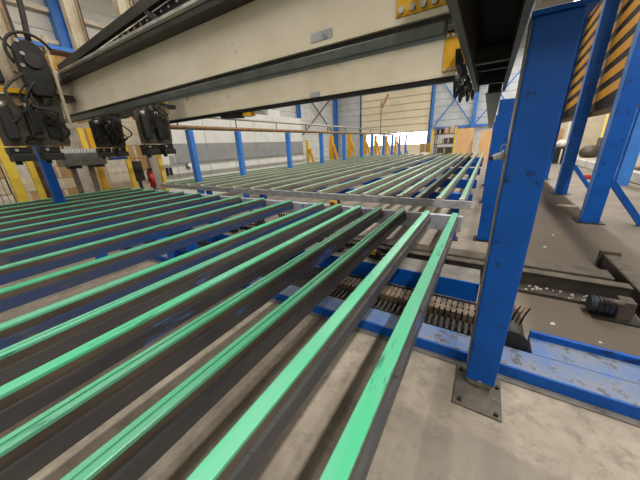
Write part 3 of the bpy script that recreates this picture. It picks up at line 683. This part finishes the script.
# ================================================================== FAR END STUFF
def panel(x0, x1, y, z0, z1, label, material='board'):
    t = thing('board_stack', label, 'boards', ((x0 + x1) / 2, y, z0), 'upright boards at the far end')
    for i in range(4): MB().add([(x0, y - .05 * i, z0), (x1, y - .05 * i, z0), (x1, y - .05 * i, z1), (x0, y - .05 * i, z1), (x0, y - .05 * i - .035, z0), (x1, y - .05 * i - .035, z0), (x1, y - .05 * i - .035, z1), (x0, y - .05 * i - .035, z1)],
                     [(0,1,2,3),(4,7,6,5),(0,4,5,1),(1,5,6,2),(2,6,7,3),(3,7,4,0)]).build('board', material, t)
panel(-1.95, -.98, 22, 0, 2.3, 'tall tan boards leaning at the far end of the table')
panel(-.55, .15, 22, 0, 2.08, 'shorter tan boards next to the foreground post at the far end')
crate('crate', 'pale carton standing between the two board stacks', 'box', -.92, -.6, 21.5, 21.9, 0, 1.6, 'wrap')
for x, lb in ((-3.62, 'yellow guard post left of the far shelf'), (-2.08, 'yellow guard post right of the far shelf')):
    t = thing('guard_post', lb, 'post', (x, 21.8, 0), 'yellow guard posts at the far end')
    box(x - .07, x + .07, 21.73, 21.87, .02, 2.4).build('post_shaft', 'yellow_pale', t); box(x - .13, x + .13, 21.67, 21.93, 0, .0195).build('foot_plate', 'steel_dark', t)
t = thing('far_rack', 'steel rack with boxes and scrap at the far end of the table', 'rack', (-2.8, 23, 0))
for x in (-3.5, -2.2): 
    for y in (22.5, 23.4): box(x - .04, x + .04, y - .04, y + .04, 0, 2.6).build('upright', 'steel_grey', t)
for zz in (.5, 1.3, 2.0): box(-3.6, -2.1, 22.4, 23.5, zz, zz + .06).build('shelf', 'rust' if zz == 2.0 else 'steel_grey', t)
for x0, x1, z0, z1, mt_, lb in ((-3.45, -3.0, 2.061, 2.4, 'steel_dark', 'dark box on the top shelf of the far rack, left'), (-2.95, -2.6, 2.061, 2.5, 'cardboard', 'brown carton on the top shelf of the far rack, middle'), (-2.55, -2.15, 2.061, 2.55, 'wrap', 'white carton on the top shelf of the far rack, right'),
                            (-3.4, -3.0, 1.361, 1.7, 'wrap', 'white carton on the middle shelf of the far rack'), (-2.9, -2.3, 1.361, 1.75, 'steel_olive', 'grey bin on the middle shelf of the far rack'), (-3.3, -2.3, .561, 1.1, 'steel_olive', 'wide grey bin on the low shelf of the far rack')):
    crate('carton', lb, 'box', x0, x1, 22.6, 23.1, z0, z1 - .031, mt_, 'boxes on the far rack')
bag('sack', 'white sack left of the far rack', -4.1, 22.2, 0, .55, 'wrap')
crate('crate', 'rust coloured crate left of the yellow guard post at the far end', 'crate', -4.7, -3.9, 23.2, 24, 0, 1.4, 'cardboard')
# yellow frames seen between slim posts
for i, (x, y, h, lb) in enumerate(((-7.9, 11.75, 1.9, 'yellow upright with diagonal brace at the end of the white cabin'), (-7.9, 14.3, 2.1, 'yellow upright between the fifth and sixth slim blue posts'), (-7.9, 16.8, 2.3, 'yellow upright beyond the sixth slim blue post'),
                        (-7.9, 19.5, 2.2, 'yellow frame first from the left before the door windows'), (-7.9, 21.7, 2.2, 'yellow frame second from the left before the door windows'), (-7.9, 24.5, 2.2, 'yellow frame third from the left before the door windows'), (-7.9, 27.5, 2.2, 'yellow frame last before the door windows'))):
    t = thing('yellow_frame', lb, 'frame', (x, y, 0), 'yellow A frames behind the slim blue posts')
    if i: box(x - .1, x + .1, y - .1, y + .1, .02, h).build('upright', 'yellow', t)
    else: box(x - .06, x + .06, y - .06, y + .06, .02, h).build('upright', 'yellow_pale', t)
    MB().bar((x + .12, y, h * .78), (x + .62, y, .06), .12, .12).build('brace', 'yellow', t)
    box(x - .15, x + .7, y - .15, y + .15, 0, .0195).build('foot', 'steel_dark', t)
wp = thing('wall_lamp_post', 'thin grey post with a slanted board in front of the cream door', 'post', (-10.2, 28.9, 0))
MB().cyl((-10.0, 28.9, 0), (-10.0, 28.9, 5.6), .05, 8).build('pole', 'steel_grey', wp); MB().bar((-9.9, 28.85, 5.0), (-9.3, 28.85, 6.2), .1, .4, (0, 1, 0)).build('slanted_board', 'cardboard', wp)

# ================================================================== WHITE CABIN ON THE LEFT
cb = thing('machine_cabin', 'long white machine cabin with a grey band along its side', 'cabin', (-9, 8, 0))
CX = -8.0
box(-11.5, CX - .05, 4.3, 11.5, 0, 2.9).build('body', 'white_paint', cb)
ys = [4.3, 4.75, 5.9, 7.05, 8.2, 9.35, 10.5, 11.5]
for a, b in zip(ys, ys[1:]):
    p = box(CX - .0499, CX, a + .008, b - .008, .1, 2.9).build('side_panel', 'white_paint', cb, .004)
    if a > 4.4: box(CX + .0005, CX + .006, a + .008, b - .008, 1.28, 1.86).build('grey_band', 'grey_band', p)
    else:
        for j in range(2): box(CX + .0005, CX + .006, a + .25, b - .03, 1.28 + .34 * j, 1.54 + .34 * j).build('grey_patch', 'grey_band', p)
for j in range(2):
    v = box(CX + .0005, CX + .012, 4.36 + .11 * j, 4.45 + .11 * j, .98, 1.2).build('vent', 'steel_black', cb)
MB().cyl((CX + .02, 5.1, 1.2), (CX + .16, 5.1, 1.22), .07, 12).build('lamp_housing', 'white_paint', cb); MB().cyl((CX + .001, 5.1, 1.2), (CX + .02, 5.1, 1.2), .09, 12).build('lamp_base', 'steel_black', cb)
for y0, y1, h, mt_ in ((8.9, 9.5, .25, 'steel_grey'), (9.7, 10.5, .35, 'clad_grey'), (7.6, 8.3, .2, 'steel_grey')):
    o = box(-9.2, -8.5, y0, y1, 2.901, 2.9 + h).build('roof_unit', mt_, None, .02, (-8.9, y0, 2.9)); box(-9.1, -8.6, y0 + .1, y1 - .1, 2.901 + h, 2.94 + h).build('hood', 'steel_dark', o)
    tag(o, {8.9: 'small grey ventilation unit in the middle of the cabin roof', 9.7: 'larger pale ventilation unit near the far end of the cabin roof', 7.6: 'low grey ventilation unit nearest on the cabin roof'}[y0], 'roof unit', 'units on the cabin roof')

# ================================================================== FENCE AND GOODS, FAR LEFT
fx = -7.6
for y, h, mt_, lb in ((1.28, 2.3, 'yellow_pale', 'wide yellow fence post at the far left beside the mesh'), (1.56, 2.3, 'yellow_pale', 'yellow fence post just left of the slim blue post'),
                      (2.52, 2.2, 'yellow_pale', 'thin yellow fence post under the grey ribbed machine'), (2.66, 2.2, 'yellow', 'deep yellow fence post under the grey ribbed machine'), (3.28, 2.3, 'yellow_pale', 'yellow fence post left of the fire extinguisher'), (4.05, 2.8, 'yellow_pale', 'tall yellow fence post right of the fire extinguisher')):
    t = thing('fence_post', lb, 'post', (fx, y, 0), 'yellow fence posts at the left')
    wv = .07 if y == 1.28 else .045
    box(fx - wv, fx + wv, y - wv, y + wv, .012, h).build('post_shaft', mt_, t); box(fx - .1, fx + .1, y - .1, y + .1, 0, .0115).build('foot_plate', 'steel_dark', t)
t = thing('mesh_fence', 'grey wire mesh fence panel left of the yellow posts', 'fence', (fx, .4, 0))
for i in range(26): MB().cyl((fx, -.9 + i * .08, .1), (fx, -.9 + i * .08, 2.2), .006, 5).build('wire', 'steel_grey', t)
for i in range(8): MB().cyl((fx + .012, -.9, .1 + i * .3), (fx + .012, 1.18, .1 + i * .3), .006, 5).build('wire', 'steel_grey', t)
box(fx - .02, fx + .02, -.95, 1.2, 2.2, 2.24).build('top_rail', 'steel_grey', t)
gm = thing('ribbed_machine', 'grey machine hood with white ribbed top behind the grippers', 'machine', (-7.3, 2.3, 0))
box(-7.5, -7.1, 1.92, 2.66, 1.44, 1.69).build('hood', 'steel_grey', gm, .015)
for i in range(15): box(-7.45, -7.12, 1.935 + i * .048, 1.967 + i * .048, 1.691, 1.765).build('rib', 'white_paint', gm)
for y in (2.1, 2.4): box(-7.35, -7.27, y - .04, y + .04, 0, 1.4395).build('leg', 'steel_grey', gm)
box(-7.3, -7.12, 2.0, 2.2, 1.39, 1.4395).build('bracket', 'steel_black', gm); box(-7.3, -7.12, 2.45, 2.6, 1.39, 1.4395).build('bracket', 'steel_black', gm)
fe = thing('fire_extinguisher', 'red fire extinguisher beside the tall yellow fence post', 'fire extinguisher', (-7.7, 3.78, .7))
MB().cyl((-7.7, 3.78, .75), (-7.7, 3.78, 1.12), .07, 14).build('cylinder', 'red', fe); MB().cyl((-7.7, 3.78, 1.12), (-7.7, 3.78, 1.2), .07, 14, .02).build('neck', 'red', fe)
box(-7.74, -7.66, 3.74, 3.82, 1.2, 1.25).build('valve', 'rubber', fe); MB().tube([(-7.68, 3.74, 1.22), (-7.62, 3.66, 1.15), (-7.62, 3.66, .9)], .015, 6).build('hose', 'rubber', fe)
box(-7.72, -7.68, 3.76, 3.8, 0, .75).build('stand', 'steel_dark', fe)
tbn = thing('terminal_cabinet', 'dark grey terminal box on a stand left of the fire extinguisher', 'cabinet', (-7.7, 3.45, 0))
box(-7.8, -7.6, 3.36, 3.58, .95, 1.45).build('case', 'steel_dark', tbn, .015); box(-7.73, -7.67, 3.44, 3.5, 0, .9495).build('stand', 'steel_dark', tbn)
rng = random.Random(3)
# stacked goods behind the fence: pallets of wrapped cartons, each carton a thing
racks = 0
cols = ['wrap', 'beige_wall', 'cardboard', 'wrap', 'beige_wall']
LETTERS = 0
for ri, (yy, xx) in enumerate(((.2, -10.2), (1.5, -10.2), (2.8, -10.4), (3.7, -9.1))):
    pt = thing('pallet', ['wooden pallet at the far left behind the mesh fence', 'wooden pallet behind the pair of yellow posts and the slim blue post', 'wooden pallet behind the grey ribbed machine', 'wooden pallet left of the white cabin'][ri], 'pallet', (xx, yy, 0), 'pallets behind the fence')
    for j in range(5): box(xx - .55, xx + .55, yy - .55 + j * .235, yy - .4 + j * .235, .12, .145).build('deck_board', 'board', pt)
    for j in range(3): box(xx - .55 + j * .48, xx - .41 + j * .48, yy - .55, yy + .54, 0, .1195).build('bearer', 'board', pt)
    z = .1455
    lvl = 0
    while z < 2.6:
        h = rng.uniform(.28, .4)
        for j in range(2):
            y0 = yy - .53 + j * .54
            m_ = rng.choice(cols)
            c = MB().box(xx - .5, xx + .5, y0, y0 + .5 + rng.uniform(0, .03), z, z + h - .004).build('carton', m_, None, .008, (xx, y0, z))
            tag(c, ('pale wrapped' if m_ in ('wrap', 'beige_wall') else 'brown cardboard') + ' carton, ' + ('left' if j == 0 else 'right') + ' half, layer %s of the pallet ' % ['one', 'two', 'three', 'four', 'five', 'six', 'seven', 'eight', 'nine'][lvl] + ['at the far left', 'behind the slim blue post', 'behind the ribbed machine', 'left of the white cabin'][ri], 'carton', 'cartons stacked on the pallets')
            box(xx + .5005, xx + .504, y0 + .22, y0 + .28, z + .02, z + h - .02).build('tape', 'wrap', c)
        z += h; lvl += 1
t = thing('storage_rack', 'pale storage rack with blue beams behind the pallets', 'rack', (-13, 3, 0))
for y in (-1.5, 1.2, 3.9, 6.6):
    for x in (-12.8, -14.2): box(x - .05, x + .05, y - .05, y + .05, 0, 5.2).build('upright', 'yellow_pale', t)
for zz in (1.3, 2.6, 3.9, 5.0):
    box(-12.74, -12.66, -1.5, 6.6, zz, zz + .12).build('beam', 'blue_light', t); box(-14.0, -12.8, -1.5, 6.6, zz + .05, zz + .1).build('shelf', 'board', t)
for zi, zz in enumerate((1.4, 2.7, 4.0)):
    for k in range(7):
        y = -1.3 + k * 1.1
        m_ = rng.choice(cols); h = rng.uniform(.7, 1.1)
        c = MB().box(-13.7, -12.9, y, y + .9, zz + .0005, zz + h).build('carton', m_, None, .02, (-13.3, y, zz)); box(-12.8995, -12.895, y + .4, y + .5, zz + .05, zz + h - .05).build('tape', 'cardboard', c)
        tag(c, ('pale' if m_ in ('wrap', 'beige_wall') else 'brown') + ' carton, %s from the left on the %s shelf of the pale rack' % (['first', 'second', 'third', 'fourth', 'fifth', 'sixth', 'seventh'][k], ['low', 'middle', 'high'][zi]), 'carton', 'cartons on the pale rack')
